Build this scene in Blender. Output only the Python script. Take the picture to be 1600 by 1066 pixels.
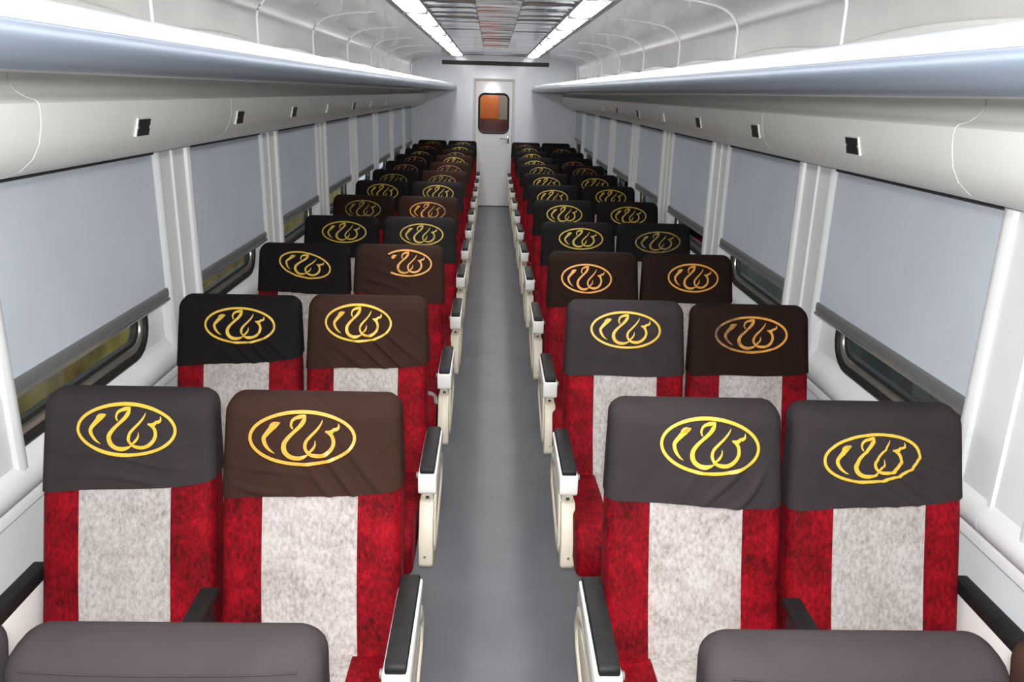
import bpy, bmesh, math, random
from mathutils import Matrix, Vector, noise
for o in list(bpy.data.objects): bpy.data.objects.remove(o)
S = bpy.context.scene; COL = S.collection
PI = math.pi

# ---------------------------------------------------------------- camera, world, lights, exposure
p_, yaw, roll = .3015, .0315, .0275
d = Vector((math.sin(yaw)*math.cos(p_), math.cos(yaw)*math.cos(p_), -math.sin(p_)))
r0 = Vector((math.cos(yaw), -math.sin(yaw), 0)); u0 = r0.cross(d)
r = r0*math.cos(roll) + u0*math.sin(roll); u = u0*math.cos(roll) - r0*math.sin(roll)
cam = bpy.data.cameras.new('camera'); cam.sensor_width = 36; cam.lens = 36*1250/1600; cam.clip_start = .02
co = bpy.data.objects.new('camera', cam); COL.objects.link(co)
CM = Matrix((( r.x, u.x, -d.x, -.03), (r.y, u.y, -d.y, 0), (r.z, u.z, -d.z, 1.82), (0,0,0,1)))
co.matrix_world = CM; S.camera = co
W = bpy.data.worlds.new('world'); S.world = W; W.use_nodes = True
W.node_tree.nodes['Background'].inputs[0].default_value = (.62,.70,.78,1); W.node_tree.nodes['Background'].inputs[1].default_value = 1.6
S.view_settings.view_transform = 'Standard'; S.view_settings.look = 'None'; S.view_settings.gamma = 1; S.view_settings.exposure = 0
FLASH = 290.0       # the camera's flash
STRIP = 14.0         # the ceiling diffusers
fl = bpy.data.lights.new('camera_flash', 'SPOT'); fl.spot_size = math.radians(130); fl.spot_blend = .45; fl.shadow_soft_size = .035; fl.energy = FLASH; fl.color = (1,.985,.97)
fo = bpy.data.objects.new('camera_flash', fl); COL.objects.link(fo)
fo.matrix_world = Matrix.Translation((0,0,.05)) @ CM
vl = bpy.data.lights.new('vestibule_lamp', 'POINT'); vl.energy = 22; vl.color = (1,.8,.6); vl.shadow_soft_size = .1
vo = bpy.data.objects.new('vestibule_lamp', vl); COL.objects.link(vo); vo.location = (.1,13.95,2.25)

# ---------------------------------------------------------------- materials
def nt(name):
    m = bpy.data.materials.new(name); m.use_nodes = True
    return m, m.node_tree.nodes, m.node_tree.links, m.node_tree.nodes['Principled BSDF']
def plain(name, c, rough=.5, metal=0, spec=.5, coat=0, bump=None, var=None):
    m, N, L, B = nt(name)
    B.inputs['Base Color'].default_value = (*c,1); B.inputs['Roughness'].default_value = rough; B.inputs['Metallic'].default_value = metal
    B.inputs['Specular IOR Level'].default_value = spec; B.inputs['Coat Weight'].default_value = coat; B.inputs['Coat Roughness'].default_value = .08
    if var or bump:
        tc = N.new('ShaderNodeTexCoord')
    if var:
        sc, amt = var; n = N.new('ShaderNodeTexNoise'); n.inputs['Scale'].default_value = sc; n.inputs['Detail'].default_value = 5
        L.new(tc.outputs['Object'], n.inputs['Vector'])
        rp = N.new('ShaderNodeValToRGB'); L.new(n.outputs['Fac'], rp.inputs['Fac'])
        rp.color_ramp.elements[0].position = .3; rp.color_ramp.elements[1].position = .7
        rp.color_ramp.elements[0].color = (*[x*(1-amt) for x in c],1); rp.color_ramp.elements[1].color = (*[min(1,x*(1+amt*.6)) for x in c],1)
        L.new(rp.outputs['Color'], B.inputs['Base Color'])
    if bump:
        sc, st, di = bump; n2 = N.new('ShaderNodeTexNoise'); n2.inputs['Scale'].default_value = sc; n2.inputs['Detail'].default_value = 3
        L.new(tc.outputs['Object'], n2.inputs['Vector']); b = N.new('ShaderNodeBump'); b.inputs['Strength'].default_value = st; b.inputs['Distance'].default_value = di
        L.new(n2.outputs['Fac'], b.inputs['Height']); L.new(b.outputs['Normal'], B.inputs['Normal'])
    return m
def plush(name, dark, mid, light, sheen=.3, lo=.34, hi=.68, patch=.5):
    """crushed pile: streaky fine mottling plus broad hand-brushed patches"""
    m, N, L, B = nt(name)
    tc = N.new('ShaderNodeTexCoord'); oi = N.new('ShaderNodeObjectInfo')
    ad = N.new('ShaderNodeVectorMath'); ad.operation = 'ADD'; L.new(tc.outputs['Object'], ad.inputs[0]); 
    sc = N.new('ShaderNodeVectorMath'); sc.operation = 'SCALE'; sc.inputs['Scale'].default_value = 17; sc.inputs[0].default_value = (1,1,1)
    cb = N.new('ShaderNodeCombineXYZ'); mu = N.new('ShaderNodeMath'); mu.operation = 'MULTIPLY'; mu.inputs[1].default_value = 37
    L.new(oi.outputs['Random'], mu.inputs[0]); L.new(mu.outputs[0], cb.inputs[0]); L.new(mu.outputs[0], cb.inputs[2]); L.new(cb.outputs[0], ad.inputs[1])
    mp = N.new('ShaderNodeMapping'); mp.inputs['Scale'].default_value = (1.25,1,.7); L.new(ad.outputs[0], mp.inputs['Vector'])
    n1 = N.new('ShaderNodeTexNoise'); n1.inputs['Scale'].default_value = 85; n1.inputs['Detail'].default_value = 6; n1.inputs['Roughness'].default_value = .75; L.new(mp.outputs[0], n1.inputs['Vector'])
    n2 = N.new('ShaderNodeTexNoise'); n2.inputs['Scale'].default_value = 11; n2.inputs['Detail'].default_value = 4; n2.inputs['Roughness'].default_value = .6; L.new(ad.outputs[0], n2.inputs['Vector'])
    mx = N.new('ShaderNodeMix'); mx.inputs[0].default_value = patch; L.new(n1.outputs['Fac'], mx.inputs[2]); L.new(n2.outputs['Fac'], mx.inputs[3])
    rp = N.new('ShaderNodeValToRGB'); L.new(mx.outputs[0], rp.inputs['Fac'])
    e = rp.color_ramp.elements; e[0].position = lo; e[1].position = hi; e[0].color = (*dark,1); e[1].color = (*light,1)
    k = e.new((lo+hi)/2); k.color = (*mid,1)
    L.new(rp.outputs['Color'], B.inputs['Base Color']); B.inputs['Roughness'].default_value = .75; B.inputs['Specular IOR Level'].default_value = .12
    B.inputs['Sheen Weight'].default_value = sheen; B.inputs['Sheen Roughness'].default_value = .4
    B.inputs['Sheen Tint'].default_value = (*[min(1,x*1.6+.05) for x in light],1)
    bp = N.new('ShaderNodeBump'); bp.inputs['Strength'].default_value = .25; bp.inputs['Distance'].default_value = .003
    L.new(n1.outputs['Fac'], bp.inputs['Height']); L.new(bp.outputs['Normal'], B.inputs['Normal'])
    return m
M = {}
M['red'] = plush('red_plush', (.026,.0004,.0015), (.15,.0012,.0055), (.32,.0035,.011), .04, .36, .66, .42)
M['grey_pile'] = plush('grey_chenille', (.19,.165,.155), (.335,.30,.285), (.45,.42,.405), .03, .34, .60, .30)
def cloth(name, c):
    m = plain(name, c, .85, 0, .08, 0, (900,.12,.001), (9,.14))
    return m
M['charcoal'] = cloth('charcoal_jersey', (.031,.0255,.027))
M['black'] = cloth('black_jersey', (.0095,.0082,.0085))
M['dark_grey'] = cloth('dark_grey_jersey', (.0165,.0145,.015))
M['brown'] = cloth('brown_jersey', (.031,.0155,.0112))
M['dark_brown'] = cloth('dark_brown_jersey', (.017,.0085,.006))
def print_mat(name, c, fade=0, axis=None, back=(.03,.02,.018)):
    m, N, L, B = nt(name); B.inputs['Roughness'].default_value = .45
    tc = N.new('ShaderNodeTexCoord'); n = N.new('ShaderNodeTexNoise'); n.inputs['Scale'].default_value = 60; n.inputs['Detail'].default_value = 4
    L.new(tc.outputs['Object'], n.inputs['Vector'])
    mx = N.new('ShaderNodeMix'); mx.data_type = 'RGBA'; mx.inputs[6].default_value = (*c,1); mx.inputs[7].default_value = (*back,1)
    rp = N.new('ShaderNodeMath'); rp.operation = 'MULTIPLY_ADD'
    L.new(n.outputs['Fac'], rp.inputs[0]); rp.inputs[1].default_value = .5 if not fade and not axis else 1.6; rp.use_clamp = True
    rp.inputs[2].default_value = -.3 if not fade else fade-.8
    if axis:     # printing worn away towards one side of the emblem
        sp = N.new('ShaderNodeSeparateXYZ'); L.new(tc.outputs['Object'], sp.inputs[0])
        ma = N.new('ShaderNodeMath'); ma.operation = 'MULTIPLY_ADD'; L.new(sp.outputs['X'], ma.inputs[0]); ma.inputs[1].default_value = axis[0]; ma.inputs[2].default_value = axis[1]-.8
        L.new(ma.outputs[0], rp.inputs[2])
    L.new(rp.outputs[0], mx.inputs[0]); L.new(mx.outputs[2], B.inputs['Base Color'])
    return m
GOLD, AMBER, DULL = (.62,.40,.035), (.62,.28,.03), (.42,.29,.02)
M['gold'] = print_mat('gold_print', GOLD)
M['amber'] = print_mat('amber_print', AMBER)
M['old_gold'] = print_mat('old_gold_print', DULL)
M['worn_gold'] = print_mat('worn_gold_print', DULL, .55)
M['worn_amber'] = print_mat('worn_amber_print', (.40,.16,.02), .5)
M['left_worn'] = print_mat('left_worn_print', AMBER, 0, (-4.2,.25))
M['right_worn'] = print_mat('right_worn_print', AMBER, 0, (4.5,.15))
M['cream'] = plain('cream_plastic', (.66,.61,.50), .42, 0, .4, 0, None, (9,.08))
M['white_plastic'] = plain('white_plastic', (.80,.80,.77), .35)
M['pad'] = plain('black_rubber_pad', (.012,.012,.012), .55, 0, .25, 0, (160,.12,.001), (30,.35))
M['dark_metal'] = plain('dark_metal', (.05,.05,.055), .4, .6)
M['steel'] = plain('steel', (.55,.56,.57), .3, .9)
M['button'] = plain('grey_button', (.16,.16,.16), .4)
M['wall'] = plain('white_laminate', (.70,.73,.76), .28, 0, .5, .15, None, (2.2,.03))
M['endwall'] = plain('glossy_white_laminate', (.80,.83,.90), .16, 0, .5, .5, None, (2,.03))
M['cream_wall'] = plain('window_surround', (.70,.70,.66), .35, 0, .5, 0, None, (3,.04))
M['cove'] = plain('cove_plastic', (.80,.81,.78), .38, 0, .5, 0, None, (2.5,.04))
M['pillar'] = plain('pillar_plastic', (.66,.68,.69), .36, 0, .5, 0, None, (4,.03))
M['ceiling'] = plain('ceiling_laminate', (.43,.427,.42), .2, 0, .5, .5, (2.4,.3,.02), (1.7,.1))
M['mirror_panel'] = plain('polished_ceiling_panel', (.90,.90,.97), .10, .5, .5, .5, (5,.06,.01))
M['rail'] = plain('rack_white_rail', (.25,.265,.295), .3, 0, .5, .2)
M['fascia'] = plain('rack_blue_grey_fascia', (.30,.36,.45), .32, .7)
M['rack_under'] = plain('rack_underside', (.60,.64,.57), .4); M['shelf'] = plain('rack_shelf', (.5,.51,.52), .4)
M['bead'] = plain('white_bead', (.80,.82,.83), .3)
M['tube'] = plain('white_edge_tube', (.46,.47,.46), .35)
M['blind'] = plain('grey_blue_blind', (.46,.505,.57), .7, 0, .3, 0, (420,.15,.001), (2.2,.07))
M['blind_bar'] = plain('grey_blind_bar', (.17,.175,.18), .45, .3)
M['rubber'] = plain('black_rubber', (.012,.012,.012), .45)
M['frame_metal'] = plain('window_metal', (.42,.41,.36), .3, .8)
M['floor'] = plain('grey_vinyl', (.125,.128,.144), .40, 0, .45, 0, (140,.05,.002), (3.5,.14))
M['plate'] = plain('black_plate', (.015,.015,.016), .5)
M['gap'] = plain('dark_gap', (.03,.03,.032), .8)
M['vent'] = plain('dark_bronze_vent', (.07,.06,.055), .45, .4)
M['door'] = plain('door_laminate', (.80,.80,.81), .25, 0, .5, .3, None, (2,.03))
M['door_trim'] = plain('door_frame', (.62,.62,.61), .35)
M['chrome'] = plain('chrome', (.75,.75,.76), .15, 1)
M['orange'] = plain('orange_panel', (.75,.22,.06), .5, 0, .4, 0, None, (5,.15))
M['maroon'] = plain('maroon_panel', (.09,.012,.02), .4, 0, .5, 0, None, (8,.3))
M['vest_grey'] = plain('vestibule_grey', (.3,.3,.33), .5)
M['ochre'] = plain('ochre_outside', (.46,.36,.12), .8, 0, .3, 0, None, (2.6,.6))
M['teal'] = plain('teal_outside', (.075,.11,.115), .6, 0, .3, 0, None, (1.6,.5))
m, N, L, B = nt('diffuser'); B.inputs['Base Color'].default_value = (.9,.9,.88,1); B.inputs['Emission Color'].default_value = (1,.985,.955,1); B.inputs['Emission Strength'].default_value = STRIP; M['diffuser'] = m
def glass(name, c, rough=.03):
    m, N, L, B = nt(name)
    tr = N.new('ShaderNodeBsdfTransparent'); tr.inputs[0].default_value = (*c,1); gl = N.new('ShaderNodeBsdfGlossy'); gl.inputs['Roughness'].default_value = rough
    fr = N.new('ShaderNodeFresnel'); fr.inputs['IOR'].default_value = 1.5; mx = N.new('ShaderNodeMixShader')
    L.new(fr.outputs[0], mx.inputs[0]); L.new(tr.outputs[0], mx.inputs[1]); L.new(gl.outputs[0], mx.inputs[2]); L.new(mx.outputs[0], N['Material Output'].inputs['Surface'])
    return m
M['glass'] = glass('window_glass', (.82,.86,.84)); M['clear'] = plain('clear_plastic', (.75,.75,.76), .15); M['clear'].node_tree.nodes['Principled BSDF'].inputs['Alpha'].default_value = .35

# ---------------------------------------------------------------- mesh helpers
class MB:
    def __init__(s): s.v = []; s.f = []
    def add(s, v, f):
        k = len(s.v); s.v += [tuple(x) for x in v]; s.f += [tuple(i+k for i in q) for q in f]; return s
    def mesh(s, name, mat=None, ang=35):
        me = bpy.data.meshes.new(name); me.from_pydata(s.v, [], s.f)
        bm = bmesh.new(); bm.from_mesh(me); bmesh.ops.recalc_face_normals(bm, faces=bm.faces); bm.to_mesh(me); bm.free()
        me.polygons.foreach_set('use_smooth', [True]*len(me.polygons)); me.set_sharp_from_angle(angle=math.radians(ang))
        if mat: me.materials.append(M[mat])
        return me
    def box(s, x0, x1, y0, y1, z0, z1, bev=0, seg=2):
        bm = bmesh.new(); bmesh.ops.create_cube(bm, size=1)
        for v in bm.verts: v.co = Vector(((x0+x1)/2+v.co.x*(x1-x0), (y0+y1)/2+v.co.y*(y1-y0), (z0+z1)/2+v.co.z*(z1-z0)))
        if bev: bmesh.ops.bevel(bm, geom=bm.edges[:], offset=bev, segments=seg, profile=.5, affect='EDGES')
        return s.bm(bm)
    def bm(s, bm):
        bm.verts.index_update(); s.add([v.co for v in bm.verts], [[v.index for v in f.verts] for f in bm.faces]); bm.free(); return s
    def loft(s, rings, closed=True, cap0=True, cap1=True):
        n = len(rings[0]); v = [p for R in rings for p in R]; f = []
        for i in range(len(rings)-1):
            for j in range(n if closed else n-1):
                a, b = i*n+j, i*n+(j+1) % n; f.append((a, b, b+n, a+n))
        if cap0: f.append(tuple(range(n)))
        if cap1: f.append(tuple((len(rings)-1)*n+j for j in range(n)))
        return s.add(v, f)
    def extr_y(s, pts, y0, y1, closed=True, n=1):
        return s.loft([[(x, y0+(y1-y0)*i/n, z) for x, z in pts] for i in range(n+1)], closed, closed, closed)
    def extr_x(s, pts, x0, x1, bev=0):
        bm = bmesh.new(); a = [bm.verts.new((x0,y,z)) for y, z in pts]; b = [bm.verts.new((x1,y,z)) for y, z in pts]; n = len(pts)
        bm.faces.new(a); bm.faces.new(b[::-1])
        for i in range(n): bm.faces.new((a[i], b[i], b[(i+1)%n], a[(i+1)%n]))
        if bev:
            bm.normal_update(); es = [e for e in bm.edges if len(e.link_faces) == 2 and e.calc_face_angle(0) > .6]
            bmesh.ops.bevel(bm, geom=es, offset=bev, segments=2, profile=.5, affect='EDGES')
        return s.bm(bm)
    def tube(s, path, rad, n=10, caps=True):
        R = []; path = [Vector(p) for p in path]
        for i, p in enumerate(path):
            t = (path[min(i+1, len(path)-1)]-path[max(i-1, 0)]).normalized()
            a = t.cross(Vector((0,0,1)) if abs(t.z) < .9 else Vector((1,0,0))).normalized(); b = t.cross(a)
            rr = rad[i] if isinstance(rad, (list, tuple)) else rad
            R.append([p + (a*math.cos(2*PI*j/n)+b*math.sin(2*PI*j/n))*rr for j in range(n)])
        return s.loft(R, True, caps, caps)
def link(name, me, parent=None):
    o = bpy.data.objects.new(name, me); COL.objects.link(o)
    if parent: o.parent = parent
    return o
def obj(name, mb, mat, parent=None, ang=35): return link(name, mb.mesh(name, mat, ang), parent)
def thing(name, label, cat, loc=(0,0,0), group=None):
    o = bpy.data.objects.new(name, None); COL.objects.link(o); o.location = loc; o.empty_display_size = .1
    return tag(o, label, cat, group)
def tag(o, label, cat, group=None):
    o['label'] = label; o['category'] = cat
    if group: o['group'] = group
    return o
def struct(name, mb, mat, parent=None, ang=35):
    o = obj(name, mb, mat, parent, ang)
    if not parent: o['kind'] = 'structure'
    return o
ORD = ['nearest','second','third','fourth','fifth','sixth','seventh','eighth','ninth','tenth','eleventh','twelfth','thirteenth']

# ---------------------------------------------------------------- the shell
YB, YE, XW = -2.6, 13.36, 1.305          # rear end, far end, half width
PIT, PIL0 = 1.41, 3.235                  # window bay pitch, centre of a pillar
BAYS = range(-2, 8)
mb = MB(); mb.box(-1.36, 1.36, YB, YE+1.5, -.06, 0); struct('floor', mb, 'floor')
# a bay's hole: rounded rectangle
def rloop(y0, y1, z0, z1, rr, off=0, n=7):
    y0 -= off; y1 += off; z0 -= off; z1 += off; rr = max(.005, rr+off); P = []
    for cy, cz, a0 in ((y1-rr, z1-rr, 0), (y0+rr, z1-rr, PI/2), (y0+rr, z0+rr, PI), (y1-rr, z0+rr, 1.5*PI)):
        for i in range(n): a = a0+PI/2*i/(n-1); P.append((cy+rr*math.cos(a), cz+rr*math.sin(a)))
    return P
def outer_of(inner, y0, y1, z0, z1):
    """the rectangle's points that the points of a rounded hole (4 arcs of 7) connect to"""
    O = []
    for q, (cy, cz) in enumerate(((y1,z1),(y0,z1),(y0,z0),(y1,z0))):
        A = inner[q*7:q*7+7]
        for i, (y, z) in enumerate(A):
            f = abs(i-3)/3
            if i == 3: O.append((cy, cz))
            elif (i < 3) == (q % 2 == 0): O.append((cy, cz+(A[0 if i < 3 else 6][1]-cz)*f))
            else: O.append((cy+(A[0 if i < 3 else 6][0]-cy)*f, cz))
    return O
def hole(k): return (1.93+PIT*k, 2.885+PIT*k, .865, 1.56)
def wall(sx, name):
    mb = MB(); X = sx*XW; y_a = PIL0+PIT*(BAYS[0]-1); y_b = PIL0+PIT*BAYS[-1]
    for k in BAYS:
        ya, yb = PIL0+PIT*(k-1), PIL0+PIT*k; h = hole(k); inner = rloop(*h, .11)
        outer = outer_of(inner, ya, yb, .70, 1.62)
        mb.loft([[(X, y, z) for y, z in outer], [(X, y, z) for y, z in inner], [(X+sx*.03, y, z) for y, z in inner]], True, False, False)
    # upper wall behind the cove and rack, lower wall panel
    for za, zb, x in ((1.62, 2.02, XW), (0, .70, 1.295)):
        mb.add([(sx*x, YB, za), (sx*x, YE, za), (sx*x, YE, zb), (sx*x, YB, zb)], [(0,1,2,3)])
    for ya, yb in ((YB, y_a), (y_b, YE)): mb.add([(X, ya, .70), (X, yb, .70), (X, yb, 1.62), (X, ya, 1.62)], [(0,1,2,3)])
    return struct(name, mb, 'wall')
wall(-1, 'wall_left'); wall(1, 'wall_right')
# ceiling: two curved flanks, and the polished wavy panel between the light strips
CP = [(1.305,2.0),(1.305,2.17),(1.297,2.205),(1.28,2.235),(1.255,2.26),(1.22,2.282),(1.17,2.30),(1.08,2.318),(.98,2.328),(.86,2.336),(.668,2.345)]
mb = MB()
for sx in (-1, 1): mb.extr_y([(sx*x, z) for x, z in CP], YB, YE, False, 24)
mb.add([(-1.4,YB,2.42),(1.4,YB,2.42),(1.4,YE,2.42),(-1.4,YE,2.42)], [(0,1,2,3)])
struct('ceiling', mb, 'ceiling')
mb = MB(); NY = 420; R = []
random.seed(4)
def wav(y, x): return .0050*math.sin(2*PI*y/.40+.5*math.sin(3*y))*(1+.3*math.sin(5*y)) + .0012*math.sin(2*PI*y/.115+7*x)
for a, b in ((-.474,-.15), (-.146,.146), (.15,.474)):
    R = [[(a+(b-a)*j/10, YB+(YE-YB)*i/NY, 2.352+wav(YB+(YE-YB)*i/NY+(.06 if a < -.149 else 0), a+(b-a)*j/10)-(.004 if j in (0,10) else 0)) for j in range(11)] for i in range(NY+1)]
    mb.loft(R, False, False, False)
struct('ceiling_panel', mb, 'mirror_panel', None, 80)
# rear end wall (behind the camera)
mb = MB(); mb.box(-1.36, 1.36, YB-.05, YB, 0, 2.44); struct('wall_rear', mb, 'wall')
# far end wall with the doorway cut out
DX0, DX1, DZ = -.305, .303, 1.99
mb = MB(); 
mb.box(-1.36, DX0-.0, YE, YE+.05, 0, 2.44); mb.box(DX1, 1.36, YE, YE+.05, 0, 2.44); mb.box(DX0, DX1, YE, YE+.05, DZ, 2.44)
struct('wall_far', mb, 'endwall')
# window header coves, one moulded panel per bay
CV = [(1.11,1.86),(1.125,1.845),(1.13,1.82),(1.12,1.797),(1.098,1.782),(1.075,1.775),(1.068,1.768),(1.066,1.752),(1.07,1.715),(1.08,1.675),(1.10,1.64),(1.135,1.61),(1.18,1.593),(1.235,1.583),(1.262,1.578),(1.264,1.586),(1.30,1.60),(1.30,1.86)]
tn = 1
for sx in (-1, 1):
    for k in BAYS:
        ya, yb = PIL0+PIT*(k-1)+.002, min(PIL0+PIT*k-.002, YE)
        if k == BAYS[-1]: yb = YE
        mb = MB(); mb.extr_y([(sx*x, z) for x, z in CV], ya+.11, yb+.11 if k != BAYS[-1] else YE, True, 2)
        struct('trim_%d' % tn, mb, 'cove'); tn += 1
    mb = MB(); mb.box(min(sx*1.14,sx*1.302), max(sx*1.14,sx*1.302), YB, YE, 1.70, 1.84); 
    struct('trim_%d' % tn, mb, 'gap'); tn += 1
    # dark slots the blinds come out of
    for k in BAYS:
        mb = MB(); mb.box(min(sx*1.274,sx*1.30), max(sx*1.274,sx*1.30), 1.972+PIT*k, min(3.05+PIT*k, YE-.02), 1.566, 1.60); struct('trim_%d' % tn, mb, 'gap'); tn += 1
# sill mouldings
SL = [(1.304,.865),(1.292,.842),(1.272,.822),(1.258,.805),(1.252,.785),(1.255,.765),(1.266,.748),(1.280,.738),(1.284,.730),(1.279,.722),(1.278,.700),(1.282,.694),(1.296,.692),(1.304,.70)]
for sx in (-1, 1):
    for k in BAYS:
        ya, yb = PIL0+PIT*(k-1)+.0015, PIL0+PIT*k-.0015
        if k == BAYS[-1]: yb = YE
        mb = MB(); mb.extr_y([(sx*x, z) for x, z in SL], ya, yb, True, 2); struct('trim_%d' % tn, mb, 'pillar'); tn += 1
# pillars between the windows: guide rails, recessed panels, centre bead
PF = [(-.182,0),(-.182,.030),(-.172,.038),(-.150,.040),(-.138,.034),(-.134,.022),(-.012,.022),(-.007,.030),(.007,.030),(.012,.022),(.134,.022),(.138,.034),(.150,.040),(.172,.038),(.182,.030),(.182,0)]
for sx in (-1, 1):
    for k in list(BAYS):
        yc = PIL0+PIT*k
        if yc > 13.3: continue
        mb = MB(); pts = [(yc+a, b) for a, b in PF if yc+a < YE]
        mb.loft([[(sx*(XW-b), y, z) for y, b in pts] for z in (.812, .83, 1.2, 1.60)], True, True, True); struct('trim_%d' % tn, mb, 'pillar'); tn += 1
# beads over the ceiling joints, on the pillar centres
for sx in (-1, 1):
    for k in BAYS:
        yc = PIL0+PIT*k
        if yc < .3 or yc > 13.2: continue
        mb = MB(); mb.tube([(sx*(x-.001), yc, z-.001) for x, z in CP[:-1]], .0075, 8); struct('trim_%d' % tn, mb, 'bead'); tn += 1
# bowed white edge tubes on the wall above each rack, joint to joint
for sx in (-1, 1):
    for k in BAYS:
        if k < -1: continue
        ya, yb = PIL0+PIT*(k-1)+.02, min(PIL0+PIT*k-.02, YE-.02)
        mb = MB(); mb.tube([(sx*(1.275-.01*math.sin(PI*i/16)), ya+(yb-ya)*i/16, 2.000+.030*math.sin(PI*i/16)) for i in range(17)], .019, 10); struct('trim_%d' % tn, mb, 'tube'); tn += 1
# baseboards
for sx, nm in ((-1,'left'),(1,'right')):
    mb = MB(); mb.box(min(sx*1.278,sx*1.296), max(sx*1.278,sx*1.296), YB, YE, 0, .09); struct('baseboard_'+nm, mb, 'dark_metal')

# ---------------------------------------------------------------- windows
wn = 1
for sx in (-1, 1):
    for k in BAYS:
        h = hole(k)
        def ring(seq): 
            mb = MB(); mb.loft([[(sx*x, y, z) for y, z in rloop(*h, .11, off)] for off, x in seq], True, False, False); return mb
        w = struct('window_%d' % wn, ring([(.012,1.3045),(.012,1.297),(.004,1.292),(-.014,1.294),(-.016,1.318)]), 'rubber')
        struct('window_frame', ring([(-.016,1.306),(-.02,1.303),(-.034,1.306),(-.040,1.325)]), 'frame_metal', w)
        struct('inner_gasket', ring([(-.040,1.312),(-.044,1.309),(-.056,1.312),(-.058,1.332)]), 'rubber', w)
        mb = MB(); lp = rloop(*h, .11, -.05); mb.add([(sx*1.326, y, z) for y, z in lp], [tuple(range(len(lp)))]); struct('pane', mb, 'glass', w)
        wn += 1
# what stands outside: an ochre platform wall to the left, dark teal rolling stock to the right
mb = MB(); mb.box(-3.1, -3.0, YB-2, YE+3, -1, 3); struct('wall_outside_left', mb, 'ochre')
mb = MB(); mb.box(3.0, 3.1, YB-2, YE+3, -1, 3); struct('wall_outside_right', mb, 'teal')
mb = MB(); mb.box(-3.0, -1.4, YB-2, YE+3, -.9, -.8); mb.box(1.4, 3.0, YB-2, YE+3, -.9, -.8); struct('ground', mb, 'ochre')

# ---------------------------------------------------------------- blinds
for sx in (-1, 1):
    for k in BAYS:
        ya, yb = 1.972+PIT*k, 3.05+PIT*k
        if yb > YE: yb = YE-.05
        if k < -1: continue
        z0 = {(-1,0):1.018,(1,0):1.012,(-1,1):1.0,(1,1):1.02,(-1,2):1.03,(1,6):1.06,(1,7):1.12}.get((sx,k), 1.015+.012*((k*7+sx) % 3))
        side = 'left' if sx < 0 else 'right'
        lab = '%s side grey-blue roller blind, %s' % (side, {-1:'nearest the camera, at the picture edge',0:'the large one beside the front seats',7:'farthest, next to the end wall'}.get(k, 'the %s one counting from the camera' % ORD[k+1]))
        t = thing('window_blind', lab, 'window blind', (sx*1.284, (ya+yb)/2, z0), 'roller blinds')
        hw = (yb-ya)/2; mb = MB()
        mb.loft([[(sx*-.0012, -hw, z), (sx*(-.0012-.002*math.sin(i*.9)), 0, z), (sx*-.0012, hw, z), (sx*.0012, hw, z), (sx*.0012, -hw, z)] for i, z in enumerate([.04+(1.567-z0-.04)*j/6 for j in range(7)])], True, True, True)
        obj('fabric', mb, 'blind', t)
        mb = MB(); mb.extr_y([(sx*a, b) for a, b in ((-.008,.044),(-.011,.036),(-.011,.012),(-.008,.004),(.004,.004),(.006,.04))], -hw-.006, hw+.006, True, 1); obj('bottom_bar', mb, 'blind_bar', t)
        mb = MB(); mb.extr_y([(sx*a, b) for a, b in ((-.014,.006),(-.016,-.002),(-.012,-.008),(.004,-.008),(.004,.004))], -hw-.004, hw+.004, True, 1); obj('pull_lip', mb, 'steel', t)

# ---------------------------------------------------------------- luggage racks
for sx, side in ((-1,'left'),(1,'right')):
    t = thing('luggage_rack', 'long white luggage rack along the %s wall with blue-grey front edge' % side, 'luggage rack', (sx*1.30, 5.4, 1.85), 'overhead racks')
    def P(pts): return [(sx*(x-1.30), z-1.85) for x, z in pts]
    y0, y1 = YB-5.39, YE-5.41
    mb = MB(); mb.extr_y(P([(.642,1.836),(1.304,1.846),(1.304,1.872),(.65,1.868)]), y0, y1, True, 2); obj('shelf', mb, 'shelf', t)
    mb = MB(); mb.extr_y(P([(.635,1.832),(.66,1.8285),(.70,1.8335),(1.10,1.8395),(1.10,1.8405),(.642,1.8355)]), y0, y1, True, 2); obj('underside', mb, 'rack_under', t)
    mb = MB(); mb.extr_y(P([(.597,1.8885),(.603,1.899),(.622,1.917),(.636,1.923),(.650,1.917),(.655,1.872),(.642,1.869),(.61,1.875)]), y0, y1, True, 2); obj('front_rail', mb, 'rail', t)
    for ya, yb in ((y0, 4.71-5.4-.002), (4.71-5.4+.002, y1)):
        mb = MB(); mb.extr_y(P([(.5975,1.8880),(.594,1.882),(.594,1.862),(.600,1.847),(.610,1.837),(.622,1.831),(.640,1.832),(.640,1.8675),(.61,1.871)]), ya, yb, True, 2); obj('fascia', mb, 'fascia', t)
    for k in BAYS:      # brackets back to the wall joints
        yc = PIL0+PIT*k-5.4
        mb = MB(); mb.extr_x([(yc-.012,-.02),(yc+.012,-.02),(yc+.012,.17),(yc-.012,.17)], sx*-.035, sx*-.004); mb.box(min(sx*-.5,sx*-.01), max(sx*-.5,sx*-.01), yc-.01, yc+.01, .021, .05); obj('bracket', mb, 'bead', t)

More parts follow.
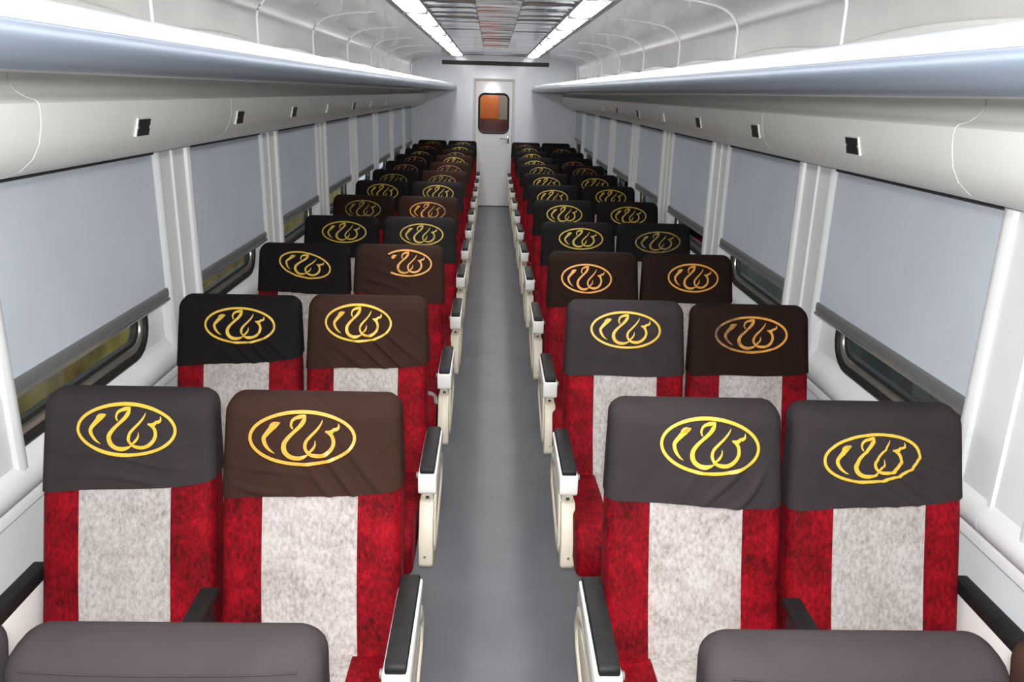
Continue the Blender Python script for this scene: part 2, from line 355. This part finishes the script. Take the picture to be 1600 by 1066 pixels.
# ---------------------------------------------------------------- ceiling lights
LP = 1.145; n = 0
for sx, side in ((-1,'left'),(1,'right')):
    ys = [5.94+LP*j for j in range(-6, 6)]
    for j, y in enumerate(ys):
        y2 = min(y+LP, 12.98)
        q = j-5
        lab = 'white light panel in the %s ceiling strip, %s' % (side, 'the one at the top picture edge' if q == 0 else ('farthest, by the end wall' if j == len(ys)-1 else ('%s from the picture edge' % ORD[q] if q > 0 else 'overhead, %s outside the picture' % ['first','second','third','fourth','fifth'][-q-1])))
        t = thing('ceiling_light', lab, 'ceiling light', (sx*.571, y, 2.335), 'strip light panels')
        mb = MB(); mb.extr_y([(sx*a, b) for a, b in ((.112,.012),(.112,-.010),(.092,-.012),(.074,.004),(.074,.035),(-.078,.035),(-.078,.006),(-.094,-.004),(-.098,.012),(-.098,.05),(.112,.05))], .0, y2-y, True, 1); mb.box(-.088, .088, .0, .004, -.020, .03); obj('housing', mb, 'dark_metal', t)
        mb = MB(); mb.extr_y([(sx*(-.076+.149*i/8), -.004-.012*math.sin(PI*i/8)) for i in range(9)]+[(sx*.073,.01),(sx*-.076,.01)], .026, y2-y-.026, True, 1); obj('diffuser', mb, 'diffuser', t)

# ---------------------------------------------------------------- far end: door, vent, vestibule
PX0, PX1, PZ0, PZ1 = -.238-.025, .277-.03-.022+.0, 1.19, 1.78
def xloop(x0, x1, z0, z1, rr, off): return rloop(x0, x1, z0, z1, rr, off)
PX0, PX1 = -.232, .224
mb = MB(); inner = xloop(PX0, PX1, PZ0, PZ1, .08, .02); outer = outer_of(inner, DX0+.012, DX1-.012, .012, DZ-.012)
mb.loft([[(x, YE+.04, z) for x, z in outer], [(x, YE+.008, z) for x, z in outer], [(x, YE+.008, z) for x, z in inner], [(x, YE+.04, z) for x, z in inner]], True, False, False)
door = struct('door_1', mb, 'door')
mb = MB(); mb.loft([[(x, YE+y, z) for x, z in xloop(PX0, PX1, PZ0, PZ1, .08, o_)] for o_, y in ((.022,.009),(.020,-.004),(.010,-.010),(-.008,-.006),(-.012,.02))], True, False, False); struct('gasket', mb, 'rubber', door)
mb = MB(); lp = xloop(PX0, PX1, PZ0, PZ1, .08, -.004); mb.add([(x, YE+.018, z) for x, z in lp], [tuple(range(len(lp)))]); struct('pane', mb, 'glass', door)
mb = MB(); hx, hz = .232, 1.095
mb.box(hx-.018, hx+.018, YE-.004, YE+.009, hz-.07, hz+.05, .004); mb.tube([(hx, YE+.004, hz), (hx, YE-.045, hz), (hx-.012, YE-.055, hz), (hx-.13, YE-.055, hz+.004)], .010, 10); struct('door_handle', mb, 'chrome', door)
mb = MB(); w_ = .028
for a, b, c, e in ((DX0-w_, DX0+.008, 0, DZ+w_), (DX1-.008, DX1+w_, 0, DZ+w_), (DX0+.008, DX1-.008, DZ-.008, DZ+w_)): mb.box(a, b, YE-.012, YE+.02, c, e, .004)
struct('trim_%d' % tn, mb, 'door_trim'); tn += 1
mb = MB(); mb.box(DX0, DX1, YE-.02, YE+.04, 0, .012, .003); struct('trim_%d' % tn, mb, 'maroon'); tn += 1
# vestibule beyond the door glass
mb = MB(); mb.box(-.9, .9, 14.7, 14.75, 0, 2.42); mb.box(-.95, -.9, YE+.05, 14.75, 0, 2.42); mb.box(.9, .95, YE+.05, 14.75, 0, 2.42); struct('wall_vestibule', mb, 'vest_grey')
mb = MB(); mb.box(-.9, .9, YE+.05, 14.75, 2.42, 2.46); struct('ceiling_vestibule', mb, 'vest_grey')
tag(obj('door_panel', MB().box(-.7, .085, 14.62, 14.66, 1.36, 2.1, .01), 'orange'), 'bright orange panel seen through the end door window', 'panel')
tag(obj('cabinet', MB().box(-.7, .42, 14.45, 14.66, 0, 1.355, .012), 'maroon'), 'dark maroon low cabinet seen through the end door window', 'cabinet')
# air grille over the door
t = thing('air_vent', 'long dark air grille on the end wall above the door', 'vent', (.012, YE, 2.245))
mb = MB(); hw = .845
for a, b, c, e in ((-hw, hw, -.032, -.026), (-hw, hw, .026, .032), (-hw, -hw+.008, -.026, .026), (hw-.008, hw, -.026, .026)): mb.box(a, b, -.014, -.001, c, e)
obj('frame', mb, 'dark_metal', t)
mb = MB(); mb.box(-hw+.008, hw-.008, -.004, -.001, -.026, .026); obj('backing', mb, 'gap', t)
mb = MB()
for i in range(5): mb.box(-hw+.008, hw-.008, -.012, -.005, -.022+.0095*i, -.0175+.0095*i)
for i in range(1, 6): x = -hw+2*hw*i/6; mb.box(x-.004, x+.004, -.0135, -.0045, -.026, .026)
obj('louvre', mb, 'vent', t)

# ---------------------------------------------------------------- small square plates on the header panels
plates = {-1:[(2.50,'plate'),(3.46,'plate'),(4.41,'plate'),(5.33,'white_plastic'),(6.32,'plate'),(7.24,'white_plastic'),(8.25,'white_plastic')],
           1:[(2.485,'plate'),(3.43,'plate'),(4.40,'plate'),(5.34,'white_plastic'),(6.26,'plate'),(7.30,'plate'),(8.3,'white_plastic')]}
for sx in (-1, 1):
    for i, (y, mt) in enumerate(plates[sx]):
        t = thing('wall_plate', '%s square plate on the %s header panel, %s from the camera' % ('black' if mt == 'plate' else 'white', 'left' if sx < 0 else 'right', ['first'] [0] if i == 0 else ORD[i]), 'wall plate', (sx*1.074, y, 1.692), 'header panel plates')
        t.rotation_euler = (0, sx*-.235, 0)
        mb = MB(); s_ = .0245; w2 = .040
        pts = [(-w2,-s_),(w2,-s_),(w2,-.004),(w2-.006,-.004),(w2-.006,.004),(w2,.004),(w2,s_),(-w2,s_),(-w2,.004),(-w2+.006,.004),(-w2+.006,-.004),(-w2,-.004)]
        mb.extr_x(pts, sx*-.006, sx*.006); obj('cover', mb, mt, t)
        mb = MB(); mb.box(min(sx*-.0035,sx*.006), max(sx*-.0035,sx*.006), -w2-.004, w2+.004, -s_-.003, s_+.003); obj('frame', mb, 'white_plastic', t)

# ---------------------------------------------------------------- seats
HWD = .2265                                   # half width of a seat back
def yf(z): return -.080-.29*(1.07-z)          # front face of a seat back (recline)
def hw_at(z): return HWD-.010*max(0, (z-.80)/.27)
def bulge(x, w): return .010*(1-min(1, abs(x)/w)**2.4)
def front(x, z, off=0): return yf(z)-off-bulge(x, hw_at(z))
NF = 28
def ring(w, y0, y1, rr, z, bl=1.0, nf=NF, wr=None):
    """rounded rectangle round the seat back at height z; its front side bulges"""
    P = []
    for i in range(nf+1):
        x = -w+rr+(2*w-2*rr)*i/nf; P.append([x, y0-.010*bl*(1-(abs(x)/w)**2.4)-(wr(x) if wr else 0)])
    ye = -.010*bl*(1-((w-rr)/w)**2.4)
    for i in range(1, 7): a = -PI/2+PI/2*i/6; P.append([w-rr+rr*math.cos(a), y0+rr+rr*math.sin(a)+ye*(1-i/6)])
    for i in range(1, 4): P.append([w, y0+rr+(y1-y0-2*rr)*i/4])
    for i in range(0, 7): a = PI/2*i/6; P.append([w-rr+rr*math.cos(a), y1-rr+rr*math.sin(a)])
    for i in range(1, 8): P.append([w-rr-(2*w-2*rr)*i/8, y1])
    for i in range(0, 7): a = PI/2+PI/2*i/6; P.append([-w+rr+rr*math.cos(a), y1-rr+rr*math.sin(a)])
    for i in range(1, 4): P.append([-w, y1-rr-(y1-y0-2*rr)*i/4])
    for i in range(0, 6): a = PI+PI/2*i/6; P.append([-w+rr+rr*math.cos(a), y0+rr+rr*math.sin(a)+ye*(i/6)])
    return P
ZT, RT = 1.070, .042
def thick(z): return .085+.06*max(0, min(1, (1.0-z)/.6))
def level(z, zt, off):
    """half width, front y, back y at height z with a rounded top edge"""
    w = hw_at(z)+off; y0 = yf(z)-off; y1 = yf(z)+thick(z)+off
    e = z-(zt-RT)
    if e > 0:
        i = RT-math.sqrt(max(0, RT*RT-e*e)); w -= i*.85; y0 += i; y1 -= i*.9
    return w, y0, y1
def back_mesh():
    mb = MB(); R = []
    zs = [.36+.64*i/26 for i in range(27)]+[ZT-.006-RT+RT*math.sin(PI/2*i/7) for i in range(1, 8)]
    for z in zs:
        w, y0, y1 = level(z, ZT-.006, 0); R.append([(x, y, z) for x, y in ring(w, y0, y1, min(.030, (y1-y0)*.45), z)])
    mb.loft(R); return mb.mesh('backrest', 'red', 50)
def stripe_mesh(xa=-.119, xb=.119):
    """the pale inset of a back: a thin pad following the front face, narrowing a little downwards"""
    mb = MB(); R = []
    for i in range(31):
        z = .375+(.872-.375)*i/30; k = .008*math.sin(PI*i/30)
        top = [(xa+.006*(1-i/30)-k*.4+(xb-xa)*j/14, z) for j in range(15)]
        R.append([(x, front(x, z)-.0016, z) for x, z in top]+[(x, front(x, z)+.004, z) for x, z in reversed(top)])
    mb.loft(R); return mb.mesh('inset_panel', 'grey_pile', 50)
def cushion_mesh():
    mb = MB(); hw = .222
    prof = [(-.235,.44,0),(-.30,.455,1),(-.45,.468,1),(-.60,.474,1),(-.69,.466,1),(-.735,.44,1),(-.750,.40,1),(-.748,.35,1),(-.735,.315,1),(-.70,.305,1),(-.30,.315,1)]
    bm = bmesh.new(); a = [bm.verts.new((-hw,y,z)) for y, z, _ in prof]; b = [bm.verts.new((hw,y,z)) for y, z, _ in prof]; n = len(prof)
    bm.faces.new(a); bm.faces.new(b[::-1])
    for i in range(n): bm.faces.new((a[i], b[i], b[(i+1)%n], a[(i+1)%n]))
    bm.normal_update(); bmesh.ops.bevel(bm, geom=[e for e in bm.edges if abs(e.verts[0].co.x-e.verts[1].co.x) < 1e-6], offset=.02, segments=4, profile=.5, affect='EDGES')
    mb.bm(bm); return mb.mesh('cushion', 'red', 40)
def cstripe_mesh():
    prof = [(-.27,.450),(-.30,.455),(-.45,.468),(-.60,.474),(-.69,.466),(-.735,.44),(-.750,.40),(-.748,.35)]
    nr = []
    for i, (y, z) in enumerate(prof):
        a, b = prof[max(i-1,0)], prof[min(i+1,len(prof)-1)]; t = Vector((b[0]-a[0], b[1]-a[1])).normalized(); nr.append((t.y*-1*-1, -t.x))
    up = [(y+.003*(t[0]), z+.003*t[1]) for (y, z), t in zip(prof, nr)]; dn = [(y-.004*t[0], z-.004*t[1]) for (y, z), t in zip(prof, nr)]
    mb = MB(); mb.extr_x(up+dn[::-1], -.112, .112); return mb.mesh('cushion_inset', 'grey_pile', 40)
# wrinkles of the stretched covers: (amount, angle, wavelength, centre x, centre z, spread)
def wrinkle(ws, x, z):
    s = 0
    for A, an, wl, cx, cz, sp in ws:
        ex = math.exp(-(((x-cx)/sp)**2+((z-cz)/(sp*.6))**2))
        ph = (x*math.sin(an)+z*math.cos(an))/wl*2*PI + .9*math.sin(x*21+z*13)
        s += 1.9*A*ex*max(0, math.sin(ph))**1.5
    return s
def cover_front(spec, x, z):
    """y of the cover's front face"""
    w, y0, _ = level(z, ZT, .0035); w = max(w, .05); y0 -= .0015
    fade = max(0, 1-(abs(x)/(w-.012))**6)
    return y0-.010*(1-min(1, abs(x)/w)**2.4)-wrinkle(spec['wr'], x, z)*fade
def cover_mesh(spec, mat):
    mb = MB(); R = []; hl, hr = spec['hem']; nl = 64 if spec.get('fine') else 30; nf = 84 if spec.get('fine') else NF
    def zz(x, t): 
        hem = hl+(hr-hl)*(x+HWD)/(2*HWD)+spec.get('sag', .004)*math.sin((x+HWD)*14)
        return hem+(ZT-RT-hem)*t
    for i in range(-1, nl+1):
        t = max(0, i)/nl; zc = zz(0, t); w, y0, y1 = level(zc, ZT, .0035); row = []
        for x, y in ring(w, y0, y1, .028, zc, 1, nf):
            z = zz(x, t); sh = yf(z)-yf(zc)
            isf = y < y0+.001 and abs(x) < w-.03
            yy = y+sh
            if abs(x) <= w-.0279 and y < (y0+y1)/2: yy = cover_front(spec, x, z)
            else: 
                fl_ = .006*(1-t)*noise.noise(Vector((x*9+spec.get('seed',0), y*9, z*7))); yy += fl_; 
            row.append((x, yy, z))
        if i < 0: row = [(x*.985, y+(.004 if y < (y0+y1)/2 else -.004), z+.001) for x, y, z in row]
        R.append(row)
    for i in range(1, 8):
        z = ZT-RT+RT*math.sin(PI/2*i/7.0); w, y0, y1 = level(z, ZT, .0035)
        row = []
        for x, y in ring(w, y0, y1, min(.028, (y1-y0)*.45), z, 1-.06*i, nf):
            row.append((x, y-(wrinkle(spec['wr'], x, z)*max(0, 1-(abs(x)/(w-.012))**6)*(1-i/7) if y < y0 else 0), z))
        R.append(row)
    mb.loft(R, True, False, True); return mb.mesh('head_cover', mat, 60)
# the printed emblem, traced as tapering pen strokes inside an oval
STK = [
 [(552,262,8),(525,278,38),(490,295,62),(450,335,56),(405,385,46),(378,425,44),(382,470,42),(410,520,34),(450,560,22),(497,588,4)],
 [(556,262,6),(540,266,20),(510,270,34),(485,278,44),(462,296,44),(448,318,30),(440,338,10)],
 [(478,262,10),(486,276,40),(500,292,58),(520,300,50)],
 [(692,328,16),(674,287,24),(690,237,30),(730,210,34),(780,197,40),(832,180,12)],
 [(830,182,16),(812,240,46),(770,300,42),(700,365,36),(635,430,42),(598,490,50),(598,550,54),(630,600,50),(690,632,46),(760,637,44),(820,620,30),(862,596,8)],
 [(1018,230,6),(995,280,20),(950,340,26),(885,405,30),(838,460,34),(825,515,36),(840,560,32),(875,595,34),(930,612,40),(1000,612,42),(1065,585,42),(1115,535,40),(1135,480,40),(1130,430,38),(1108,390,36),(1050,350,14)],
 [(935,450,6),(935,495,20),(910,540,28),(870,575,22)],
 [(1045,352,18),(1085,362,38),(1122,352,40),(1138,330,26),(1158,332,36),(1182,320,32),(1192,300,22),(1188,268,5)]]
def cr(P, t):
    i = min(int(t), len(P)-2); f = t-i; a, b, c, e = P[max(i-1,0)], P[i], P[i+1], P[min(i+2,len(P)-1)]
    return tuple(.5*((2*b[k])+(c[k]-a[k])*f+(2*a[k]-5*b[k]+4*c[k]-e[k])*f*f+(3*b[k]-a[k]-3*c[k]+e[k])*f**3) for k in range(3))
def emblem_mesh(spec, mat):
    cx, cz, w, h, rot = spec['emb']; mb = MB(); k = w/1170.
    def put(px, py):
        a = (px-795)*k; b = -(py-425)/585.*h; ca, sa = math.cos(rot), math.sin(rot)
        return cx+a*ca-b*sa, cz+a*sa+b*ca
    def strip(pts):
        v = []; 
        for i, (x, y, wd) in enumerate(pts):
            q0, q1 = pts[max(i-1,0)], pts[min(i+1,len(pts)-1)]; dx, dy = q1[0]-q0[0], q1[1]-q0[1]; l = math.hypot(dx, dy) or 1
            nx, ny = -dy/l*wd/2, dx/l*wd/2
            for s in (1, 0, -1):
                X, Z = put(x+nx*s, y+ny*s); v.append((X, cover_front(spec, X, Z)-.0022, Z))
        f = []
        for i in range(len(pts)-1):
            for j in (0, 1): a = i*3+j; f.append((a, a+1, a+4, a+3))
        mb.add(v, f)
    cut = spec.get('cut')
    for si, P in enumerate(STK):
        if cut and si in (0,): P = P[1:4]
        n = (len(P)-1)*6; strip([cr(P, (len(P)-1)*i/n) for i in range(n+1)])
    n = 96; a0, a1 = (0, 2*PI) if not cut else (-2.25, 2.45)
    strip([(795+568*math.cos(a0+(a1-a0)*i/n), 425-276*math.sin(a0+(a1-a0)*i/n), 34) for i in range(n+1)])
    return mb.mesh('emblem', mat, 80)
BACK, STRIPE, CUSH, CSTR = back_mesh(), stripe_mesh(), cushion_mesh(), cstripe_mesh()
def arm_meshes(thick_, tall=True):
    """side panel, arm rail, pad, button and so on of the aisle arm, about x = 0, aisle towards +x"""
    D = {}
    mb = MB(); mb.extr_x([(-.572,.552),(-.572,.46),(-.50,.40),(-.22,.40),(-.13,.42),(-.13,.50),(-.24,.552)], -.021, .017, .005); mb.extr_x([(-.574,.492),(-.640,.37),(-.645,.285),(-.627,.266),(-.55,.270),(-.40,.315),(-.22,.36),(-.14,.40),(-.16,.46),(-.40,.47)], -.029, .021, .008); D['side_panel'] = mb.mesh('side_panel', 'cream', 40)
    # raised outer rim of the panel, an open loop on the aisle face
    out = [(-.30,.545),(-.44,.54),(-.535,.515),(-.575,.44),(-.60,.345),(-.585,.30),(-.52,.292),(-.38,.335),(-.20,.385),(-.16,.43),(-.20,.50)]
    n = len(out); cy, cz = sum(p[0] for p in out)/n, sum(p[1] for p in out)/n
    inn = [(cy+(y-cy)*.80, cz+(z-cz)*.68) for y, z in out]
    mb = MB(); mb.loft([[(x, y, z) for y, z in P] for x, P in ((.019,out),(.026,[(cy+(y-cy)*.985, cz+(z-cz)*.97) for y, z in out]),(.028,[(cy+(y-cy)*.93, cz+(z-cz)*.88) for y, z in out]),(.026,[(cy+(y-cy)*.83, cz+(z-cz)*.73) for y, z in out]),(.019,inn))], True, False, False); D['panel_rim'] = mb.mesh('panel_rim', 'cream', 60)
    mb = MB(); mb.extr_x([(-.603,.603),(-.605,.538),(-.598,.530),(-.56,.530),(-.32,.560),(-.245,.585),(-.235,.605)], -.031, .031, .006); D['arm_rail'] = mb.mesh('arm_rail', 'white_plastic', 40)
    mb = MB(); mb.extr_x([(-.598,.602),(-.596,.618),(-.588,.626),(-.40,.630),(-.26,.628),(-.238,.618),(-.232,.602)], -.025, .024, .005); D['armrest_pad'] = mb.mesh('armrest_pad', 'pad', 40)
    mb = MB(); mb.extr_x([(-.588,.532),(-.588,.512),(-.582,.500),(-.570,.500),(-.570,.532)], -.011, .011, .002); D['tab'] = mb.mesh('tab', 'cream', 40)
    mb = MB(); mb.box(-.006, .006, -.5895, -.586, .508, .518); D['tab_slot'] = mb.mesh('tab_slot', 'gap')
    mb = MB(); mb.tube([(-.029,-.575,.588), (-.037,-.575,.588), (-.038,-.575,.588)], [.011,.011,.008], 14); D['recline_button'] = mb.mesh('recline_button', 'button')
    mb = MB(); mb.tube([(-.006,-.640,.318), (-.006,-.6465,.318)], .0045, 10); D['screw'] = mb.mesh('screw', 'steel')
    return D
ARM = arm_meshes(.05)
mb = MB(); mb.extr_x([(-.598,.600),(-.596,.618),(-.588,.626),(-.40,.630),(-.255,.628),(-.242,.618),(-.24,.600)], -.022, .022, .005); MPAD = mb.mesh('armrest_pad', 'pad', 40)
mb = MB(); mb.extr_x([(-.598,.595),(-.596,.622),(-.588,.632),(-.40,.636),(-.155,.632),(-.142,.62),(-.14,.595)], -.0195, .0195, .005); WPAD = mb.mesh('armrest_pad', 'pad', 40)
mb = MB(); mb.extr_x([(-.58,.600),(-.57,.565),(-.40,.54),(-.33,.46),(-.33,.34),(-.24,.34),(-.25,.600)], -.0045, .0045); MPOST = mb.mesh('middle_arm', 'dark_metal', 40)
mb = MB(); mb.extr_x([(-.595,.600),(-.597,.578),(-.56,.555),(-.40,.52),(-.36,.34),(-.20,.34),(-.14,.600)], -.015, .017, .006); WARM = mb.mesh('window_arm', 'white_plastic', 40)
mb = MB(); mb.box(-.205, .205, -.64, -.30, .262, .302, .006); SFR = mb.mesh('seat_frame', 'dark_metal', 40)
mb = MB(); mb.extr_x([(-.50,.265),(-.54,.02),(-.58,.0),(-.22,.0),(-.27,.02),(-.33,.265)], -.03, .03, .005); LEG = mb.mesh('leg', 'dark_metal', 40)
cache = {}
def seat(side, aisle, row, loc, cover, ink, label, spec, dx=0, dy=0):
    sx = 1 if side == 'left' else -1           # aisle direction of this block
    t = thing('train_seat', label, 'seat', loc, 'train seats')
    key = (repr(spec),)
    if key not in cache: cache[key] = {}
    C = cache[key]
    if ('c', cover) not in C: C['c', cover] = cover_mesh(spec, cover)
    b = link('backrest', BACK, t); link('inset_panel', STRIPE, b)
    hc_ = link('head_cover', C['c', cover], t)
    if ink:
        if ('e', ink) not in C: C['e', ink] = emblem_mesh(spec, ink)
        link('emblem', C['e', ink], hc_)
    if row == 0:       # the sewn seam along the top edge of the cover
        mb = MB(); mb.tube([(x/100, cover_front(spec, x/100, 1.043)-.0005, 1.043) for x in range(-19, 20)], .0018, 6); obj('seam', mb, cover, hc_)
    c = link('cushion', CUSH, t); link('cushion_inset', CSTR, c)
    link('seat_frame', SFR, t); link('leg', LEG, t)
    if aisle:
        ax = .262*sx-dx
        sp = link('side_panel', ARM['side_panel'], t); sp.location = (ax, dy, 0); sp.scale.x = sx
        for nm in ('panel_rim','tab','screw'):
            o = link(nm, ARM[nm], sp)
        link('slot', ARM['tab_slot'], sp)
        for nm in ('arm_rail',):
            ar = link(nm, ARM[nm], t); ar.location = (ax, dy, 0); ar.scale.x = sx
            link('recline_button', ARM['recline_button'], ar)
        o = link('armrest_pad', ARM['armrest_pad'], t); o.location = (ax, dy, 0); o.scale.x = sx
    else:
        o = link('window_arm', WARM, t); o.location.x = -.2505*sx
        o = link('armrest_pad', WPAD, t); o.location.x = -.2505*sx
        o = link('middle_arm', MPOST, t); o.location.x = .235*sx
        o = link('armrest_pad', MPAD, t); o.location.x = .235*sx
    return t
NOWR = [(.0018,.5,.06,.05,.9,.2)]
def SP(emb, hem, wr=None, **k): return dict(emb=emb, hem=hem, wr=wr or NOWR, **k)
D0 = lambda i: SP([(.0,.978,.262,.130,0),(.012,.985,.262,.130,-.03),(-.015,.972,.262,.130,.03)][i], [(.825,.845),(.845,.83),(.835,.835)][i], [(.002,.6,.07,.05,.88,.2)], seed=i)
# per seat: cover cloth, print, spec   (rows: 0 is cut by the bottom edge)
SEATS = {
 'LW': [('charcoal',None,D0(0)),
  ('charcoal','gold',SP((.005,.989,.258,.128,-.015),(.828,.862),[(.0022,.1,.05,.02,.90,.16)],fine=1)),
  ('black','gold',SP((.012,.977,.258,.128,-.015),(.823,.862),[(.005,.75,.05,.10,.87,.16)],fine=1)),
  ('black','gold',SP((.012,.978,.258,.122,-.19),(.846,.842),[(.005,-.8,.05,.02,.87,.16)])),
  ('black','old_gold',SP((.023,.985,.268,.126,0),(.84,.84))),
  ('dark_brown','worn_gold',D0(0)),('black','old_gold',D0(1)),('black','worn_gold',D0(2)),('black','worn_amber',D0(0)),('black','worn_amber',D0(1)),('black','old_gold',D0(2)),('dark_brown','worn_amber',D0(0)),('black','worn_gold',D0(1))],
 'LA': [('charcoal',None,D0(0)),
  ('brown','amber',SP((-.021,.980,.268,.133,.01),(.826,.852),[(.004,.9,.06,.12,.87,.14),(.003,.2,.05,-.12,.86,.1)],fine=1)),
  ('brown','gold',SP((-.030,.985,.248,.136,-.01),(.812,.836),[(.005,.7,.055,.08,.87,.18)],fine=1)),
  ('brown','amber',SP((.041,.993,.25,.128,-.03),(.846,.800),[(.005,.35,.05,-.1,.89,.16)],cut=True)),
  ('dark_grey','old_gold',SP((.016,.978,.265,.128,0),(.845,.81))),
  ('brown','right_worn',SP((-.0,.975,.262,.130,0),(.83,.83))),('dark_grey','old_gold',D0(1)),('brown','worn_gold',D0(2)),('brown','worn_amber',D0(0)),('brown','old_gold',D0(1)),('dark_brown','worn_gold',D0(2)),('black','old_gold',D0(0)),('black','worn_gold',D0(1))],
 'RA': [('charcoal',None,D0(1)),
  ('charcoal','gold',SP((.030,.975,.257,.142,-.07),(.833,.822),[(.005,-.9,.06,.12,.86,.12)],fine=1)),
  ('charcoal','gold',SP((-.004,.978,.266,.134,-.02),(.805,.815),[(.0012,.2,.06,0,.9,.2)])),
  ('dark_brown','amber',SP((-.036,.955,.25,.139,-.02),(.812,.838),[(.003,.5,.05,-.1,.86,.14)])),
  ('black','old_gold',SP((.013,.983,.27,.125,0),(.82,.85))),
  ('black','old_gold',D0(0)),('black','old_gold',D0(2)),('black','old_gold',D0(0)),('black','worn_gold',D0(1)),('dark_grey','old_gold',D0(2)),('black','old_gold',D0(0)),('black','worn_gold',D0(1)),('dark_brown','worn_amber',D0(2))],
 'RW': [('charcoal',None,D0(1)),
  ('charcoal','gold',SP((-.026,.955,.25,.122,.09),(.815,.853),[(.0030,.55,.036,.10,.90,.20)],fine=1)),
  ('dark_brown','left_worn',SP((-.004,.977,.275,.132,0),(.82,.838),[(.002,.3,.07,0,.9,.2)])),
  ('dark_brown','amber',SP((.020,.971,.252,.136,-.02),(.845,.856),[(.0025,.4,.06,-.1,.88,.16)])),
  ('black','worn_gold',SP((.018,.970,.28,.126,.04),(.85,.85))),
  ('black','old_gold',D0(0)),('black','old_gold',D0(1)),('black','old_gold',D0(0)),('black','worn_amber',D0(1)),('black','worn_amber',D0(2)),('black',None,D0(0)),('black','worn_gold',D0(1)),('black',None,D0(2))]}
SEATS['RW'][0] = ('brown',None,D0(1))
YS = {'LW':[1.03,1.985,2.965,4.03,4.965],'LA':[1.022,1.972,2.995,4.05,4.98],'RA':[1.015,1.970,2.995,3.965,4.92],'RW':[1.005,1.962,2.965,3.95,4.94]}
XS = {'LW':-.957,'LA':-.487,'RA':.511,'RW':.981}
DXS = {'LW':[.01,.016,.004,.005,.022],'LA':[.01,.018,.004,.005,.026],'RA':[0,-.002,-.020,-.026,-.002],'RW':[0,-.002,-.022,-.028,-.004]}
CW = {'charcoal':'charcoal grey','black':'black','dark_grey':'dark grey','brown':'brown','dark_brown':'dark brown'}
for key, rows in SEATS.items():
    side = 'left' if key[0] == 'L' else 'right'; aisle = key[1] == 'A'
    for k, (cover, ink, spec) in enumerate(rows):
        if k < 5: y = YS[key][k]
        else: y = (1.98 if side == 'left' else 1.945)+1.003*(k-1)
        if k == 12 and side == 'right': y -= .03
        if ink is None: em = 'only its bare top showing' if k == 0 else 'plain headrest'
        else: em = {'gold':'clean gold emblem','amber':'amber emblem','old_gold':'gold emblem','worn_gold':'faded gold emblem','worn_amber':'faded amber emblem','left_worn':'emblem worn on its left','right_worn':'emblem worn on its right'}[ink]
        if spec.get('cut'): em = 'half-missing amber emblem'
        rw = {0:'nearest row',12:'last row'}.get(k, ORD[k]+' row')
        lab = '%s-covered seat, %s, %s side of %s block, %s' % (CW[cover], em, 'aisle' if aisle else 'window', side, rw)
        st = seat(side, aisle, k, (XS[key]+(DXS[key][k] if k < 5 else 0), y, 0), cover, ink, lab, spec, (DXS[key][k] if side == 'right' else .6*DXS[key][k]) if k < 5 else 0, (0,.075,.01,-.06,-.035,-.05,-.09,-.12,-.14)[min(k, 8)])
        if key == 'LW' and k == 1: st.scale.x = .955; st.location.x += .007

# ---------------------------------------------------------------- clear plastic strip on an arm of the third left row
mb = MB(); A = []; B = []; y0 = 4.05-.790
for i in range(15):
    f = i/14; a = f*PI*.5; A.append((-.290+.045*math.sin(a), y0+.03*f, .515+.055*math.cos(a)-.06*max(0, f-.7)))
    B.append((-.290+.045*math.sin(a)*.72-.004, y0+.012+.03*f, .515+.055*math.cos(a)*.62-.05*max(0, f-.7)))
mb.loft([[a, b, (b[0]+.0012, b[1], b[2]-.001), (a[0]+.0012, a[1], a[2]-.001)] for a, b in zip(A, B)], True, True, True)
o = obj('plastic_strip', mb, 'clear'); tag(o, 'loose clear plastic strip hanging on a cream aisle armrest', 'plastic strip')
